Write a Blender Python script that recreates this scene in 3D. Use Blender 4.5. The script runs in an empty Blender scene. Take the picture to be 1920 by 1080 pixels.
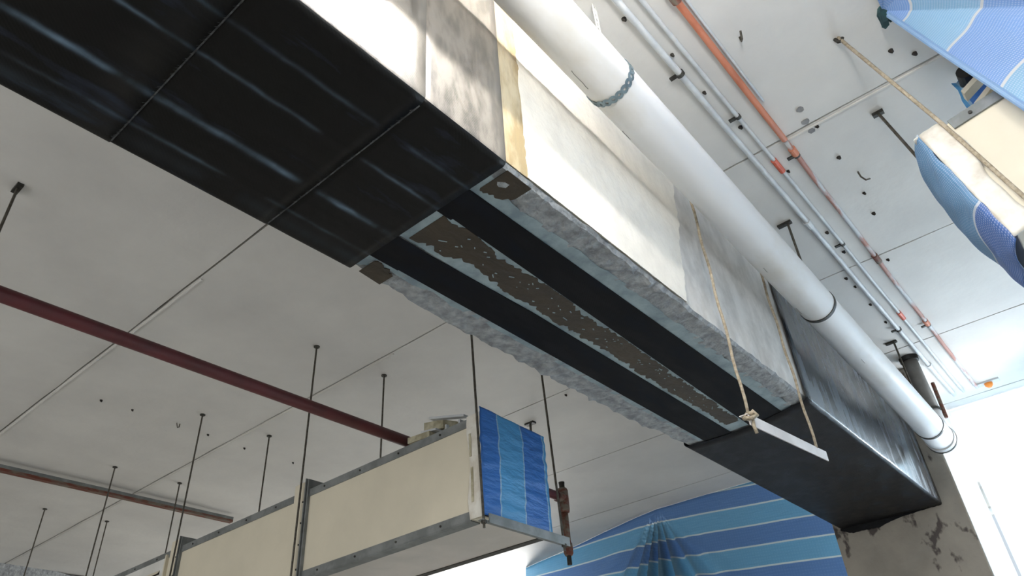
import bpy, bmesh, math, random
from mathutils import Vector, Matrix, noise
random.seed(7)
scene = bpy.context.scene
COL = scene.collection
pi = math.pi

# ------------------------------------------------------------------ camera
F_PX = 1383.565
AZ, EL, RO = -0.66782042, 0.61061576, -0.07396584
fw = Vector((math.sin(AZ)*math.cos(EL), math.cos(AZ)*math.cos(EL), math.sin(EL)))
rt = Vector((math.cos(AZ), -math.sin(AZ), 0)); up = rt.cross(fw)
rt, up = math.cos(RO)*rt + math.sin(RO)*up, -math.sin(RO)*rt + math.cos(RO)*up
cam_d = bpy.data.cameras.new('camera'); cam = bpy.data.objects.new('camera', cam_d); COL.objects.link(cam)
cam_d.sensor_width = 36.0; cam_d.lens = 36.0*F_PX/1920.0; cam_d.clip_start = 0.02; cam_d.clip_end = 200
m = Matrix((rt, up, -fw)).transposed().to_4x4(); m.translation = Vector((0, 0, 1.6)); cam.matrix_world = m
scene.camera = cam

# ------------------------------------------------------------------ world, lights, exposure
w = bpy.data.worlds.new('daylight'); scene.world = w; w.use_nodes = True
w.node_tree.nodes['Background'].inputs[0].default_value = (0.80, 0.90, 1.0, 1)
w.node_tree.nodes['Background'].inputs[1].default_value = 0.8
def area(name, loc, direction, sx, sy, power, col=(1, 1, 1)):
    d = bpy.data.lights.new(name, 'AREA'); d.shape = 'RECTANGLE'; d.size = sx; d.size_y = sy; d.energy = power; d.color = col
    o = bpy.data.objects.new(name, d); COL.objects.link(o); o.location = loc
    o.rotation_euler = Vector(direction).to_track_quat('-Z', 'Y').to_euler()
    return o
# area lights added as daylight at unseen windows: far, side and behind the camera
area('daylight_far_left', (-6.3, 8.35, 3.1), (0, -1, 0), 3.2, 1.1, 170, (1.0, 1.0, 0.98))
area('daylight_far_right', (.7, 8.35, 2.3), (0, -1, 0), 3.5, 2.5, 600, (1.0, 0.99, 0.97))
area('daylight_side', (3.9, 0.8, 2.0), (-1, 0, 0), 5.0, 1.8, 12, (0.97, 0.98, 1.0))
area('daylight_back', (-3.5, -4.9, 1.9), (0, 1, 0), 8.0, 1.8, 138, (1.0, 0.97, 0.93))
vs = scene.view_settings
vs.view_transform = 'Standard'; vs.look = 'None'; vs.gamma = 1.0; vs.use_curve_mapping = False; vs.exposure = 0.0

# ------------------------------------------------------------------ materials
MATS = {}
def mat(name, col, rough=0.6, col2=None, nscale=4.0, npos=(0.4, 0.6), stretch=(1, 1, 1), bump=0.0, bscale=40.0,
        metallic=0.0, spec=0.5, transl=0.0, rough2=None, coat=0.0, detail=6.0, bdist=0.01):
    if name in MATS: return MATS[name]
    M = bpy.data.materials.new(name); M.use_nodes = True; MATS[name] = M
    nt = M.node_tree; N = nt.nodes; L = nt.links
    b = N['Principled BSDF']; out = N['Material Output']
    b.inputs['Base Color'].default_value = (*col, 1); b.inputs['Roughness'].default_value = rough
    b.inputs['Metallic'].default_value = metallic; b.inputs['Specular IOR Level'].default_value = spec
    b.inputs['Coat Weight'].default_value = coat
    tc = N.new('ShaderNodeTexCoord'); mp = N.new('ShaderNodeMapping'); mp.inputs['Scale'].default_value = stretch
    L.new(tc.outputs['Object'], mp.inputs[0])
    if col2 is not None:
        n = N.new('ShaderNodeTexNoise'); n.inputs['Scale'].default_value = nscale; n.inputs['Detail'].default_value = detail
        n.inputs['Roughness'].default_value = 0.6
        L.new(mp.outputs[0], n.inputs['Vector'])
        r = N.new('ShaderNodeValToRGB'); r.color_ramp.elements[0].position = npos[0]; r.color_ramp.elements[1].position = npos[1]
        r.color_ramp.elements[0].color = (*col, 1); r.color_ramp.elements[1].color = (*col2, 1)
        L.new(n.outputs['Fac'], r.inputs[0]); L.new(r.outputs[0], b.inputs['Base Color'])
        if rough2 is not None:
            mr = N.new('ShaderNodeMapRange'); mr.inputs['From Min'].default_value = npos[0]; mr.inputs['From Max'].default_value = npos[1]
            mr.inputs['To Min'].default_value = rough; mr.inputs['To Max'].default_value = rough2
            L.new(n.outputs['Fac'], mr.inputs['Value']); L.new(mr.outputs[0], b.inputs['Roughness'])
    if bump > 0:
        n2 = N.new('ShaderNodeTexNoise'); n2.inputs['Scale'].default_value = bscale; n2.inputs['Detail'].default_value = 5
        L.new(mp.outputs[0], n2.inputs['Vector'])
        bp = N.new('ShaderNodeBump'); bp.inputs['Strength'].default_value = bump; bp.inputs['Distance'].default_value = bdist
        L.new(n2.outputs['Fac'], bp.inputs['Height']); L.new(bp.outputs[0], b.inputs['Normal'])
    if transl > 0:
        t = N.new('ShaderNodeBsdfTranslucent'); t.inputs['Color'].default_value = (*col, 1)
        mx = N.new('ShaderNodeMixShader'); mx.inputs[0].default_value = transl
        L.new(b.outputs[0], mx.inputs[1]); L.new(t.outputs[0], mx.inputs[2]); L.new(mx.outputs[0], out.inputs['Surface'])
    return M

def lin(r, g, b):
    f = lambda c: ((c/255+0.055)/1.055)**2.4 if c/255 > 0.04045 else c/255/12.92
    return (f(r), f(g), f(b))

m_ceil = mat('painted_slab', lin(222, 220, 216), 0.75, lin(205, 203, 200), 1.3, (0.35, 0.7), bump=0.15, bscale=25)
m_joint = mat('dark_joint', lin(100, 95, 86), 0.9, lin(34, 31, 27), 3.0, (0.38, 0.56), (4, 1, 1))  # darker mottled colour seen in the gaps between ceiling panels
m_wall = mat('wall_paint', lin(190, 188, 182), 0.8, lin(170, 168, 160), 1.5)
m_floor = mat('floor_screed', lin(196, 194, 188), 0.8, lin(172, 170, 164), 1.2, bump=0.2)
m_conc = mat('raw_concrete', lin(176, 180, 182), 0.8, lin(128, 132, 136), 26.0, (0.34, 0.66), bump=1.0, bscale=34, bdist=0.02)
m_paintside = mat('old_beam_paint', lin(206, 204, 200), 0.55, lin(178, 176, 172), 7.0, (0.4, 0.65), (1, 1.3, .9), bump=0.5, bscale=20)
m_cream_side = mat('cream_side', lin(230, 226, 216), 0.6, lin(214, 210, 201), 7.0, (0.42, 0.72), (1, 1.2, 1.0), bump=0.6, bscale=22)
m_primer = mat('grey_primer', lin(158, 176, 182), 0.45, lin(122, 140, 150), 9.0, (0.4, 0.62), bump=0.15, bscale=40)
m_brown = mat('brown_epoxy_putty', lin(62, 51, 35), 0.45, lin(48, 40, 30), 10.0, (0.35, 0.6), (1, .5, 1), bump=0.35, bscale=45, detail=8)
m_putty_lit = mat('epoxy_on_side_lit', lin(150, 134, 102), 0.35, lin(190, 178, 150), 14.0, (0.42, 0.62), (1, 1, .35), bump=0.6, bscale=30)  # same putty as the brown, with its lit tone painted in
m_pvc = mat('white_pvc', lin(222, 222, 222), 0.42, lin(196, 188, 172), 3.0, (0.5, 0.8), (1, .5, 1), bump=0.04, bscale=8)
m_band = mat('galvanised_strap', lin(132, 148, 154), 0.45, lin(108, 122, 128), 30, metallic=0.6)
m_darkmetal = mat('dark_steel', lin(70, 70, 66), 0.5, lin(50, 48, 44), 30, metallic=0.5)
m_rod = mat('threaded_rod_steel', lin(96, 92, 84), 0.5, lin(72, 68, 60), 60, metallic=0.5)
m_galv = mat('galvanised_flange', lin(136, 140, 140), 0.5, lin(116, 120, 120), 12, metallic=0.35, bump=0.1)
m_cream = mat('cream_duct_panel', lin(220, 212, 192), 0.5, lin(210, 203, 184), 2.5, (0.4, 0.7), bump=0.05, bscale=12)
m_under = mat('duct_underside_grey', lin(224, 216, 208), 0.6, lin(208, 202, 194), 2)
m_tape = mat('white_tape', lin(226, 224, 216), 0.5, lin(206, 200, 188), 12, bump=0.3, bscale=30)
m_redpipe = mat('dark_red_pipe_paint', lin(98, 42, 46), 0.5, lin(80, 40, 42), 8, (0.4, 0.7), bump=0.08)
m_rust = mat('rusty_steel', lin(110, 58, 44), 0.7, lin(120, 110, 98), 5, (0.42, 0.58), (6, 1.5, 6), bump=0.2)
m_orange = mat('orange_red_oxide', lin(206, 130, 100), 0.6, lin(190, 112, 82), 6, (0.45, 0.65), (4, 1, 4), bump=0.1)
m_orangewhite = mat('chipped_red_white_pipe', lin(176, 128, 116), 0.6, lin(196, 200, 204), 2.2, (0.46, 0.54), (5, 1, 5), bump=0.1)
m_coupling = mat('orange_coupling', lin(222, 106, 78), 0.5, lin(200, 90, 66), 20)
m_conduit = mat('white_conduit', lin(208, 212, 214), 0.45, lin(190, 194, 198), 8)
m_black = mat('black_plastic', lin(34, 32, 30), 0.5, lin(24, 22, 20), 20)
m_rope = mat('beige_rope', lin(178, 166, 146), 0.85, lin(150, 138, 118), 80, bump=0.5, bscale=200)
m_slat = mat('white_slat', lin(214, 208, 206), 0.5, lin(196, 190, 188), 5)
m_castpipe = mat('grey_cast_pipe', lin(132, 130, 126), 0.6, lin(112, 110, 106), 6)
m_green = mat('dark_green_cloth', lin(28, 74, 72), 0.8, lin(20, 50, 56), 20)
m_white = mat('white_frame_paint', lin(225, 225, 222), 0.5, lin(212, 212, 208), 4)
m_plug = mat('dark_hole', lin(52, 48, 44), 0.9, lin(34, 32, 30), 30)
m_patch = mat('grey_patch', lin(150, 150, 150), 0.9, lin(128, 128, 130), 20)
m_foam = mat('pale_foam_offcut', lin(196, 190, 166), 0.8, lin(150, 144, 120), 14, bump=0.4)

# column: concrete with dark blow holes and stains
def mk_column_mat():
    M = mat('column_concrete', lin(166, 160, 150), 0.85, lin(146, 141, 133), 2.5, (0.4, 0.65), bump=0.4, bscale=30)
    nt = M.node_tree; N = nt.nodes; L = nt.links; b = N['Principled BSDF']
    src = b.inputs['Base Color'].links[0].from_socket
    tc = N.new('ShaderNodeTexCoord'); n = N.new('ShaderNodeTexNoise'); n.inputs['Scale'].default_value = 9; n.inputs['Detail'].default_value = 4
    mp = N.new('ShaderNodeMapping'); mp.inputs['Scale'].default_value = (1.3, 1, .8); mp.inputs['Location'].default_value = (3.1, 0, 1.7)
    L.new(tc.outputs['Object'], mp.inputs[0]); L.new(mp.outputs[0], n.inputs['Vector'])
    r = N.new('ShaderNodeValToRGB'); r.color_ramp.elements[0].position = 0.60; r.color_ramp.elements[1].position = 0.66
    L.new(n.outputs['Fac'], r.inputs[0])
    mx = N.new('ShaderNodeMix'); mx.data_type = 'RGBA'; L.new(r.outputs[0], mx.inputs['Factor'])
    L.new(src, mx.inputs[6]); mx.inputs[7].default_value = (*lin(86, 80, 78), 1)
    L.new(mx.outputs[2], b.inputs['Base Color'])
    return M
m_column = mk_column_mat()

# carbon fibre: black resin coated weave, paler streaks drawn out along the fibres
def mk_carbon(name, stretch, streak_cols, scuff=0.62, base=(12, 13, 15), rough=0.3, loc=(0, 0, 0), spec=0.5, weave=0.3, rvar=0.22, marks=()):
    M = bpy.data.materials.new(name); M.use_nodes = True; nt = M.node_tree; N = nt.nodes; L = nt.links
    b = N['Principled BSDF']; b.inputs['Roughness'].default_value = rough; b.inputs['Specular IOR Level'].default_value = spec
    tc = N.new('ShaderNodeTexCoord'); mp = N.new('ShaderNodeMapping'); mp.inputs['Scale'].default_value = stretch
    mp.inputs['Location'].default_value = loc
    L.new(tc.outputs['Object'], mp.inputs[0])
    n = N.new('ShaderNodeTexNoise'); n.inputs['Scale'].default_value = 5; n.inputs['Detail'].default_value = 7; n.inputs['Roughness'].default_value = 0.62
    L.new(mp.outputs[0], n.inputs['Vector'])
    r = N.new('ShaderNodeValToRGB'); r.color_ramp.elements[0].position = scuff; r.color_ramp.elements[1].position = scuff+0.16
    r.color_ramp.elements[0].color = (*lin(*base), 1); r.color_ramp.elements[1].color = (*lin(*streak_cols), 1)
    L.new(n.outputs['Fac'], r.inputs[0]); L.new(r.outputs[0], b.inputs['Base Color'])
    mr = N.new('ShaderNodeMapRange'); mr.inputs['From Min'].default_value = 0.4; mr.inputs['From Max'].default_value = 0.7
    mr.inputs['To Min'].default_value = rough; mr.inputs['To Max'].default_value = rough+rvar
    L.new(n.outputs['Fac'], mr.inputs['Value']); L.new(mr.outputs[0], b.inputs['Roughness'])
    if marks:                                   # pale blue streaks along the edges of the strips below
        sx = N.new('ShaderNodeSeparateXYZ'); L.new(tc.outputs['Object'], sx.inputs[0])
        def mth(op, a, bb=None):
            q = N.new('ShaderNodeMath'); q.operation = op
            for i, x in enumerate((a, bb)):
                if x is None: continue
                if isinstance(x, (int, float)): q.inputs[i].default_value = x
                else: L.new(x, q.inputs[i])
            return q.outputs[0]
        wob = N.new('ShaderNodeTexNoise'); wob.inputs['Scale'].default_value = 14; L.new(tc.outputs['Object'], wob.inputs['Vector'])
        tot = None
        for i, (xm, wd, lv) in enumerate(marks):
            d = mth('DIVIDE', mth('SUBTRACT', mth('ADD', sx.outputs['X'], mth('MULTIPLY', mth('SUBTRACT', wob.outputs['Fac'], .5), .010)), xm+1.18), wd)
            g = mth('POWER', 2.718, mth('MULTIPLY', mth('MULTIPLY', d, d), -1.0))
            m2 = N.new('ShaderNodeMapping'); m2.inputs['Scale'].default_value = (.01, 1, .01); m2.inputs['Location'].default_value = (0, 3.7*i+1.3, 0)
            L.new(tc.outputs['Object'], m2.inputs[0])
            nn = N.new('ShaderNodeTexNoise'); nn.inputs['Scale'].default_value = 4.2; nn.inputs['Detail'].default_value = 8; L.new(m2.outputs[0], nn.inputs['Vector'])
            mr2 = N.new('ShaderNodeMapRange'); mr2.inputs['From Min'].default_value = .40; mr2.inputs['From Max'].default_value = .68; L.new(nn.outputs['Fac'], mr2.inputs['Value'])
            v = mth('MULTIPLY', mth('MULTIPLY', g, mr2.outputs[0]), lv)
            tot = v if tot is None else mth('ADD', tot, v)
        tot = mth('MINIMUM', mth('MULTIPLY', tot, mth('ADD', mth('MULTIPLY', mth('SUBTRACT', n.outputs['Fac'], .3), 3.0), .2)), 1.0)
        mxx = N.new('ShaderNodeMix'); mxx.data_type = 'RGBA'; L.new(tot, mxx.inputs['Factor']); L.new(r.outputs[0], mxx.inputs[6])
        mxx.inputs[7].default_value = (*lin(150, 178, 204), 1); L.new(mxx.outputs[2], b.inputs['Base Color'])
    # woven tows
    hs = []
    for ax, dirn in (('X', (1, 1, 1)), ('Y', (1, 1, 1))):
        wv = N.new('ShaderNodeTexWave'); wv.wave_type = 'BANDS'; wv.bands_direction = 'DIAGONAL' if ax == 'X' else 'Z'
        wv.inputs['Scale'].default_value = 55; wv.inputs['Distortion'].default_value = 0.6
        L.new(tc.outputs['Object'], wv.inputs['Vector']); hs.append(wv)
    ma = N.new('ShaderNodeMath'); ma.operation = 'ADD'; L.new(hs[0].outputs['Fac'], ma.inputs[0]); L.new(hs[1].outputs['Fac'], ma.inputs[1])
    n3 = N.new('ShaderNodeTexNoise'); n3.inputs['Scale'].default_value = 22; L.new(tc.outputs['Object'], n3.inputs['Vector'])
    ma2 = N.new('ShaderNodeMath'); ma2.operation = 'MULTIPLY_ADD'; ma2.inputs[1].default_value = 2.0
    L.new(n3.outputs['Fac'], ma2.inputs[0]); L.new(ma.outputs[0], ma2.inputs[2])
    bp = N.new('ShaderNodeBump'); bp.inputs['Strength'].default_value = weave; bp.inputs['Distance'].default_value = 0.0015
    L.new(ma2.outputs[0], bp.inputs['Height']); L.new(bp.outputs[0], b.inputs['Normal'])
    return M
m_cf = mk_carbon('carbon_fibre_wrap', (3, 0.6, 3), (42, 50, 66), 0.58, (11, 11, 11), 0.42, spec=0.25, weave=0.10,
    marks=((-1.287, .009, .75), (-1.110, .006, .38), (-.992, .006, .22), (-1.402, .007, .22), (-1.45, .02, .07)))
m_cf_side_lit = mk_carbon('carbon_fibre_side_lit', (2.5, 4, 1.4), (128, 122, 114), 0.40, (92, 88, 82), 0.36, spec=0.8, weave=0.12)  # reflected light on the near side painted in as paler grey
m_cf_far = mk_carbon('carbon_fibre_far', (2, 1.6, 1.6), (40, 46, 56), 0.55, (14, 16, 21), 0.45, (2, 1, 0), spec=0.3, weave=0.2)
m_cf_farside = mk_carbon('carbon_fibre_far_side', (1, 2.6, .7), (58, 72, 84), 0.47, (10, 18, 27), 0.2, (5, 1, 0), spec=1.0, weave=0.04, rvar=0.16)
m_strip = mk_carbon('carbon_strip', (2, .5, 2), (20, 25, 34), 0.5, (12, 14, 19), 0.55, spec=0.15, weave=0.05)
m_ridge = mat('pale_ridge', lin(13, 14, 16), 0.42, lin(104, 132, 156), 3.0, (0.47, 0.72), (1, .8, 1), detail=4)
m_thread = mat('loose_fibre_seam', lin(90, 92, 94), 0.6, lin(50, 52, 54), 60)

# tarpaulin: bands of two blues with white lines, from the UV map (v across the bands)
def mk_tarp(name, dark, light, line, spacing, offset, linew, transl, weave=260, rough=0.45, axis='Y', wstr=0.12):
    M = bpy.data.materials.new(name); M.use_nodes = True; nt = M.node_tree; N = nt.nodes; L = nt.links
    b = N['Principled BSDF']; out = N['Material Output']; b.inputs['Roughness'].default_value = rough
    uv = N.new('ShaderNodeUVMap'); sp = N.new('ShaderNodeSeparateXYZ'); L.new(uv.outputs[0], sp.inputs[0])
    v = sp.outputs[axis]
    def mth(op, a, bb=None):
        n = N.new('ShaderNodeMath'); n.operation = op
        for i, x in enumerate((a, bb)):
            if x is None: continue
            if isinstance(x, (int, float)): n.inputs[i].default_value = x
            else: L.new(x, n.inputs[i])
        return n.outputs[0]
    q = mth('DIVIDE', mth('SUBTRACT', v, offset), spacing)
    fr = mth('FRACT', q); par = mth('LESS_THAN', mth('FRACT', mth('MULTIPLY', q, 0.5)), 0.5)
    ln = mth('LESS_THAN', fr, linew/spacing)
    # woven threads
    u2 = sp.outputs['X' if axis == 'Y' else 'Y']
    th = mth('ADD', mth('SINE', mth('MULTIPLY', v, weave)), mth('SINE', mth('MULTIPLY', u2, weave)))
    th = mth('MULTIPLY', th, wstr)
    m1 = N.new('ShaderNodeMix'); m1.data_type = 'RGBA'; L.new(par, m1.inputs['Factor'])
    m1.inputs[6].default_value = (*dark, 1); m1.inputs[7].default_value = (*light, 1)
    m3 = N.new('ShaderNodeMix'); m3.data_type = 'RGBA'; m3.blend_type = 'MIX'
    L.new(mth('MAXIMUM', th, 0.0), m3.inputs['Factor']); L.new(m1.outputs[2], m3.inputs[6]); m3.inputs[7].default_value = (0.75, 0.82, 0.95, 1)
    m2 = N.new('ShaderNodeMix'); m2.data_type = 'RGBA'; L.new(ln, m2.inputs['Factor'])
    L.new(m3.outputs[2], m2.inputs[6]); m2.inputs[7].default_value = (*line, 1)
    L.new(m2.outputs[2], b.inputs['Base Color'])
    tc = N.new('ShaderNodeTexCoord'); n2 = N.new('ShaderNodeTexNoise'); n2.inputs['Scale'].default_value = 14; n2.inputs['Detail'].default_value = 4
    mp = N.new('ShaderNodeMapping'); mp.inputs['Scale'].default_value = (1, 1, 3); L.new(tc.outputs['Object'], mp.inputs[0]); L.new(mp.outputs[0], n2.inputs['Vector'])
    bp = N.new('ShaderNodeBump'); bp.inputs['Strength'].default_value = 0.5; bp.inputs['Distance'].default_value = 0.02
    L.new(n2.outputs['Fac'], bp.inputs['Height']); L.new(bp.outputs[0], b.inputs['Normal'])
    t = N.new('ShaderNodeBsdfTranslucent'); L.new(m2.outputs[2], t.inputs['Color'])
    mx = N.new('ShaderNodeMixShader'); mx.inputs[0].default_value = transl
    L.new(b.outputs[0], mx.inputs[1]); L.new(t.outputs[0], mx.inputs[2]); L.new(mx.outputs[0], out.inputs['Surface'])
    return M
m_tarp_far = mk_tarp('tarp_blue_far', lin(116, 146, 180), lin(128, 168, 190), lin(190, 198, 200), 0.178, 3.704-0.178*21, 0.014, 0.5, wstr=0.03)
m_tarp_end = mk_tarp('tarp_blue_end', lin(58, 118, 196), lin(84, 158, 212), lin(150, 186, 214), 0.155, 2.335-0.155*6, 0.008, 0.15, wstr=0.0)
m_tarp_near = mk_tarp('tarp_blue_near', lin(140, 178, 226), lin(156, 198, 226), lin(226, 226, 228), 0.26, 0.12, 0.011, 0.45, weave=640, axis='X', wstr=0.3)
m_tarp_bag = mk_tarp('tarp_blue_bag', lin(84, 122, 190), lin(110, 158, 200), lin(214, 222, 232), 0.33, 0.0, 0.01, 0.3, weave=900, wstr=0.25)
m_tarp_right = mk_tarp('tarp_pale_backlit', lin(214, 228, 242), lin(218, 234, 244), lin(235, 240, 245), 0.5, 0.1, 0.02, 0.65, wstr=0.05)
m_sheet = mat('white_plastic_sheet', lin(240, 240, 240), 0.5, transl=0.6)

# ------------------------------------------------------------------ object helpers
def root(name, loc, label=None, cat=None, group=None, kind=None):
    o = bpy.data.objects.new(name, None); COL.objects.link(o); o.location = loc; o.empty_display_size = 0.1
    tag(o, label, cat, group, kind); return o
def tag(o, label=None, cat=None, group=None, kind=None):
    if label: o['label'] = label
    if cat: o['category'] = cat
    if group: o['group'] = group
    if kind: o['kind'] = kind
    return o
def wloc(p):
    v = Vector((0, 0, 0))
    while p is not None: v += Vector(p.location); p = p.parent
    return v
def obj(name, bm, material, parent=None, loc=None, smooth=False, bevel=0, label=None):
    """bm holds world coordinates; they are made local to the parent (or to loc)"""
    base = wloc(parent) if parent is not None else Vector(loc if loc is not None else (0, 0, 0))
    bmesh.ops.translate(bm, verts=bm.verts, vec=-base)
    bmesh.ops.recalc_face_normals(bm, faces=bm.faces)
    me = bpy.data.meshes.new(name); bm.to_mesh(me); bm.free()
    for mm in (material if isinstance(material, (list, tuple)) else [material]): me.materials.append(mm)
    if smooth:
        for p in me.polygons: p.use_smooth = True
    o = bpy.data.objects.new(name, me); COL.objects.link(o)
    if parent is not None: o.parent = parent
    elif loc is not None: o.location = loc
    if bevel:
        bv = o.modifiers.new('bevel', 'BEVEL'); bv.width = bevel; bv.segments = 2; bv.limit_method = 'ANGLE'
    if label: o['label'] = label
    return o
def box(x0, x1, y0, y1, z0, z1, bm=None):
    bm = bm or bmesh.new()
    v = [bm.verts.new((x, y, z)) for x in (x0, x1) for y in (y0, y1) for z in (z0, z1)]
    for f in ((0, 1, 3, 2), (4, 6, 7, 5), (0, 4, 5, 1), (2, 3, 7, 6), (0, 2, 6, 4), (1, 5, 7, 3)): bm.faces.new([v[i] for i in f])
    return bm
def obox(o, a, b, c, bm=None):
    """box from corner o with edge vectors a, b, c"""
    bm = bm or bmesh.new(); o, a, b, c = map(Vector, (o, a, b, c))
    v = [bm.verts.new(o+a*i+b*j+c*k) for i in (0, 1) for j in (0, 1) for k in (0, 1)]
    for f in ((0, 1, 3, 2), (4, 6, 7, 5), (0, 4, 5, 1), (2, 3, 7, 6), (0, 2, 6, 4), (1, 5, 7, 3)): bm.faces.new([v[i] for i in f])
    return bm
def tube(pts, rad, seg=16, bm=None, cap=True, wob=0.0):
    bm = bm or bmesh.new(); pts = [Vector(p) for p in pts]
    rads = rad if isinstance(rad, (list, tuple)) else [rad]*len(pts)
    rings = []; t0 = (pts[1]-pts[0]).normalized(); a = t0.orthogonal().normalized()
    for i, p in enumerate(pts):
        t = (pts[min(i+1, len(pts)-1)]-pts[max(i-1, 0)]).normalized()
        a = (a-t*a.dot(t)).normalized(); b = t.cross(a)
        rings.append([bm.verts.new(p+(a*math.cos(2*pi*k/seg)+b*math.sin(2*pi*k/seg))*rads[i]*(1+wob*(random.random()-.5))) for k in range(seg)])
    for i in range(len(rings)-1):
        for k in range(seg): bm.faces.new((rings[i][k], rings[i][(k+1) % seg], rings[i+1][(k+1) % seg], rings[i+1][k]))
    if cap: bm.faces.new(rings[0][::-1]); bm.faces.new(rings[-1])
    return bm
def lerp(a, b, t): return a+(b-a)*t
def nz(x, y=0.0, z=0.0, s=1.0): return noise.noise(Vector((x*s, y*s, z*s)))
def grid(fn, nu, nv, uvf=None, thick=None):
    """sheet fn(u,v)->(x,y,z); given a thickness it becomes a closed slab"""
    bm = bmesh.new(); uvl = bm.loops.layers.uv.new('UVMap') if uvf else None
    V = [[bm.verts.new(fn(i/nu, j/nv)) for j in range(nv+1)] for i in range(nu+1)]
    for i in range(nu):
        for j in range(nv):
            f = bm.faces.new((V[i][j], V[i+1][j], V[i+1][j+1], V[i][j+1]))
            if uvf:
                for l, (a, b) in zip(f.loops, ((i, j), (i+1, j), (i+1, j+1), (i, j+1))): l[uvl].uv = uvf(a/nu, b/nv)
    return bm
def solid(o, t, off=0):
    md = o.modifiers.new('thickness', 'SOLIDIFY'); md.thickness = t; md.offset = off; return o

# ------------------------------------------------------------------ the room
ZC = 3.9
def struct(name, bm, m, parent=None):
    o = obj(name, bm, m, parent)
    if parent is None: o['kind'] = 'structure'
    return o
XL, XR, YB, YF = -10.5, 4.0, -5.0, 8.5
struct('floor', box(XL-.2, XR+.2, YB-.2, YF+.2, -0.1, 0), m_floor)
def wall_openings(name, axis, pos, th, a0, a1, ops):
    """wall along axis; ops = openings (u0,u1,z0,z1) sorted by u"""
    bm = bmesh.new(); u = a0
    def B(u0, u1, z0, z1):
        if axis == 'x': box(u0, u1, min(pos, pos+th), max(pos, pos+th), z0, z1, bm)
        else: box(min(pos, pos+th), max(pos, pos+th), u0, u1, z0, z1, bm)
    for (u0, u1, z0, z1) in ops:
        B(u, u0, 0, ZC); B(u0, u1, 0, z0); B(u0, u1, z1, ZC); u = u1
    B(u, a1, 0, ZC); struct(name, bm, m_wall)
WIN = {'wall_far': ('x', YF, .2, XL, XR, [(-8.3, -4.3, 2.4, 3.75), (-1.2, 2.6, .9, 3.7)]),
       'wall_right': ('y', XR, .2, YB, YF, [(-1.8, 3.4, 1.0, 3.0)]),
       'wall_back': ('x', YB, -.2, XL, XR, [(-7.6, .6, 1.0, 2.9)]),
       'wall_left': ('y', XL, -.2, YB, YF, [])}
wn = 0
for nme, (ax, pos, th, a0, a1, ops) in WIN.items():
    wall_openings(nme, ax, pos, th, a0, a1, ops)
    for (u0, u1, z0, z1) in ops:
        wn += 1; wr = root('window_%d' % wn, ((u0+u1)/2, pos, z0) if ax == 'x' else (pos, (u0+u1)/2, z0), kind='structure')
        bm = bmesh.new(); p0, p1 = pos+th*.4, pos+th*.7
        if p0 > p1: p0, p1 = p1, p0
        def fb(ua, ub, za, zb):
            if ax == 'x': box(ua, ub, p0, p1, za, zb, bm)
            else: box(p0, p1, ua, ub, za, zb, bm)
        fb(u0, u1, z0, z0+.06); fb(u0, u1, z1-.06, z1)
        n = max(2, round((u1-u0)/1.2))
        for k in range(n+1):
            uc = lerp(u0+.03, u1-.03, k/n); fb(uc-.03, uc+.03, z0+.06, z1-.06)
        obj('window_frame', bm, m_white, wr)

ceil = root('ceiling', (0, 0, ZC), kind='structure')
obj('slab', box(XL, XR, YB, YF, ZC+.020, ZC+.25), m_joint, ceil)
joints = [-4.64, -3.45, -2.25, -1.05, .165, 1.362, 2.572, 3.765, 4.935, 6.12, 7.3]
ys = [YB]+joints+[YF]
for a, b in zip(ys[:-1], ys[1:]):
    g = .0075
    bm = bmesh.new(); n = 60                                    # panel edges waver a little
    lo = [bm.verts.new((lerp(XL, XR, i/n), a+g*(.7+.9*nz(lerp(XL, XR, i/n), a, 0, 5)), ZC)) for i in range(n+1)]
    hi = [bm.verts.new((lerp(XL, XR, i/n), b-g*(.7+.9*nz(lerp(XL, XR, i/n), b, 3, 5)), ZC)) for i in range(n+1)]
    lo2 = [bm.verts.new(v.co+Vector((0, 0, .020))) for v in lo]; hi2 = [bm.verts.new(v.co+Vector((0, 0, .020))) for v in hi]
    for i in range(n):
        bm.faces.new((lo[i], hi[i], hi[i+1], lo[i+1])); bm.faces.new((lo[i], lo[i+1], lo2[i+1], lo2[i])); bm.faces.new((hi[i], hi2[i], hi2[i+1], hi[i+1]))
        bm.faces.new((lo2[i], lo2[i+1], hi2[i+1], hi2[i]))
    obj('ceiling_panel', bm, m_ceil, ceil)
# filler ridges beside some of the joints
for (y, x0, x1) in ((1.378, -8, -3.1), (2.59, -9, -3.0), (2.59, -.5, .3)):
    obj('filler_ridge', tube([(lerp(x0, x1, i/12), y+.004*nz(i*.7, y), ZC) for i in range(13)], .006, 6), m_ceil, ceil)
# old anchor holes, stubs and round patches in the slab
holes = [(-4.72, 1.63), (-4.72, 1.835), (-4.75, 2.40), (-4.79, 2.72), (-4.79, 3.15), (-2.61, 3.82), (-.646, 1.587), (-.598, 1.845),
         (-.597, 2.096), (-.575, 2.374), (-.537, 2.78), (-.33, 3.19), (-.348, 3.38), (-.425, 3.84), (-.658, 3.85), (-.651, 3.97),
         (-.652, 4.23), (-.579, 3.36), (-.576, 3.59), (-.652, 4.51), (.039, 2.42), (.105, 2.50), (-.33, 2.86), (-.33, 2.60)]
for i, (x, y) in enumerate(holes):
    r = .006+.003*random.random()
    obj('anchor_stub', tube([(x, y, ZC+.003), (x, y, ZC-.004), (x+.004, y+.003, ZC-.012)], [r*1.3, r, r*.6], 8), m_plug, ceil)
for (x, y, r) in ((-.345, 2.46, .015), (-.356, 2.543, .017), (-.357, 2.614, .014)):
    obj('round_patch', tube([(x, y, ZC+.002), (x, y, ZC-.003)], r, 14, wob=.3), m_patch, ceil)
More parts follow.
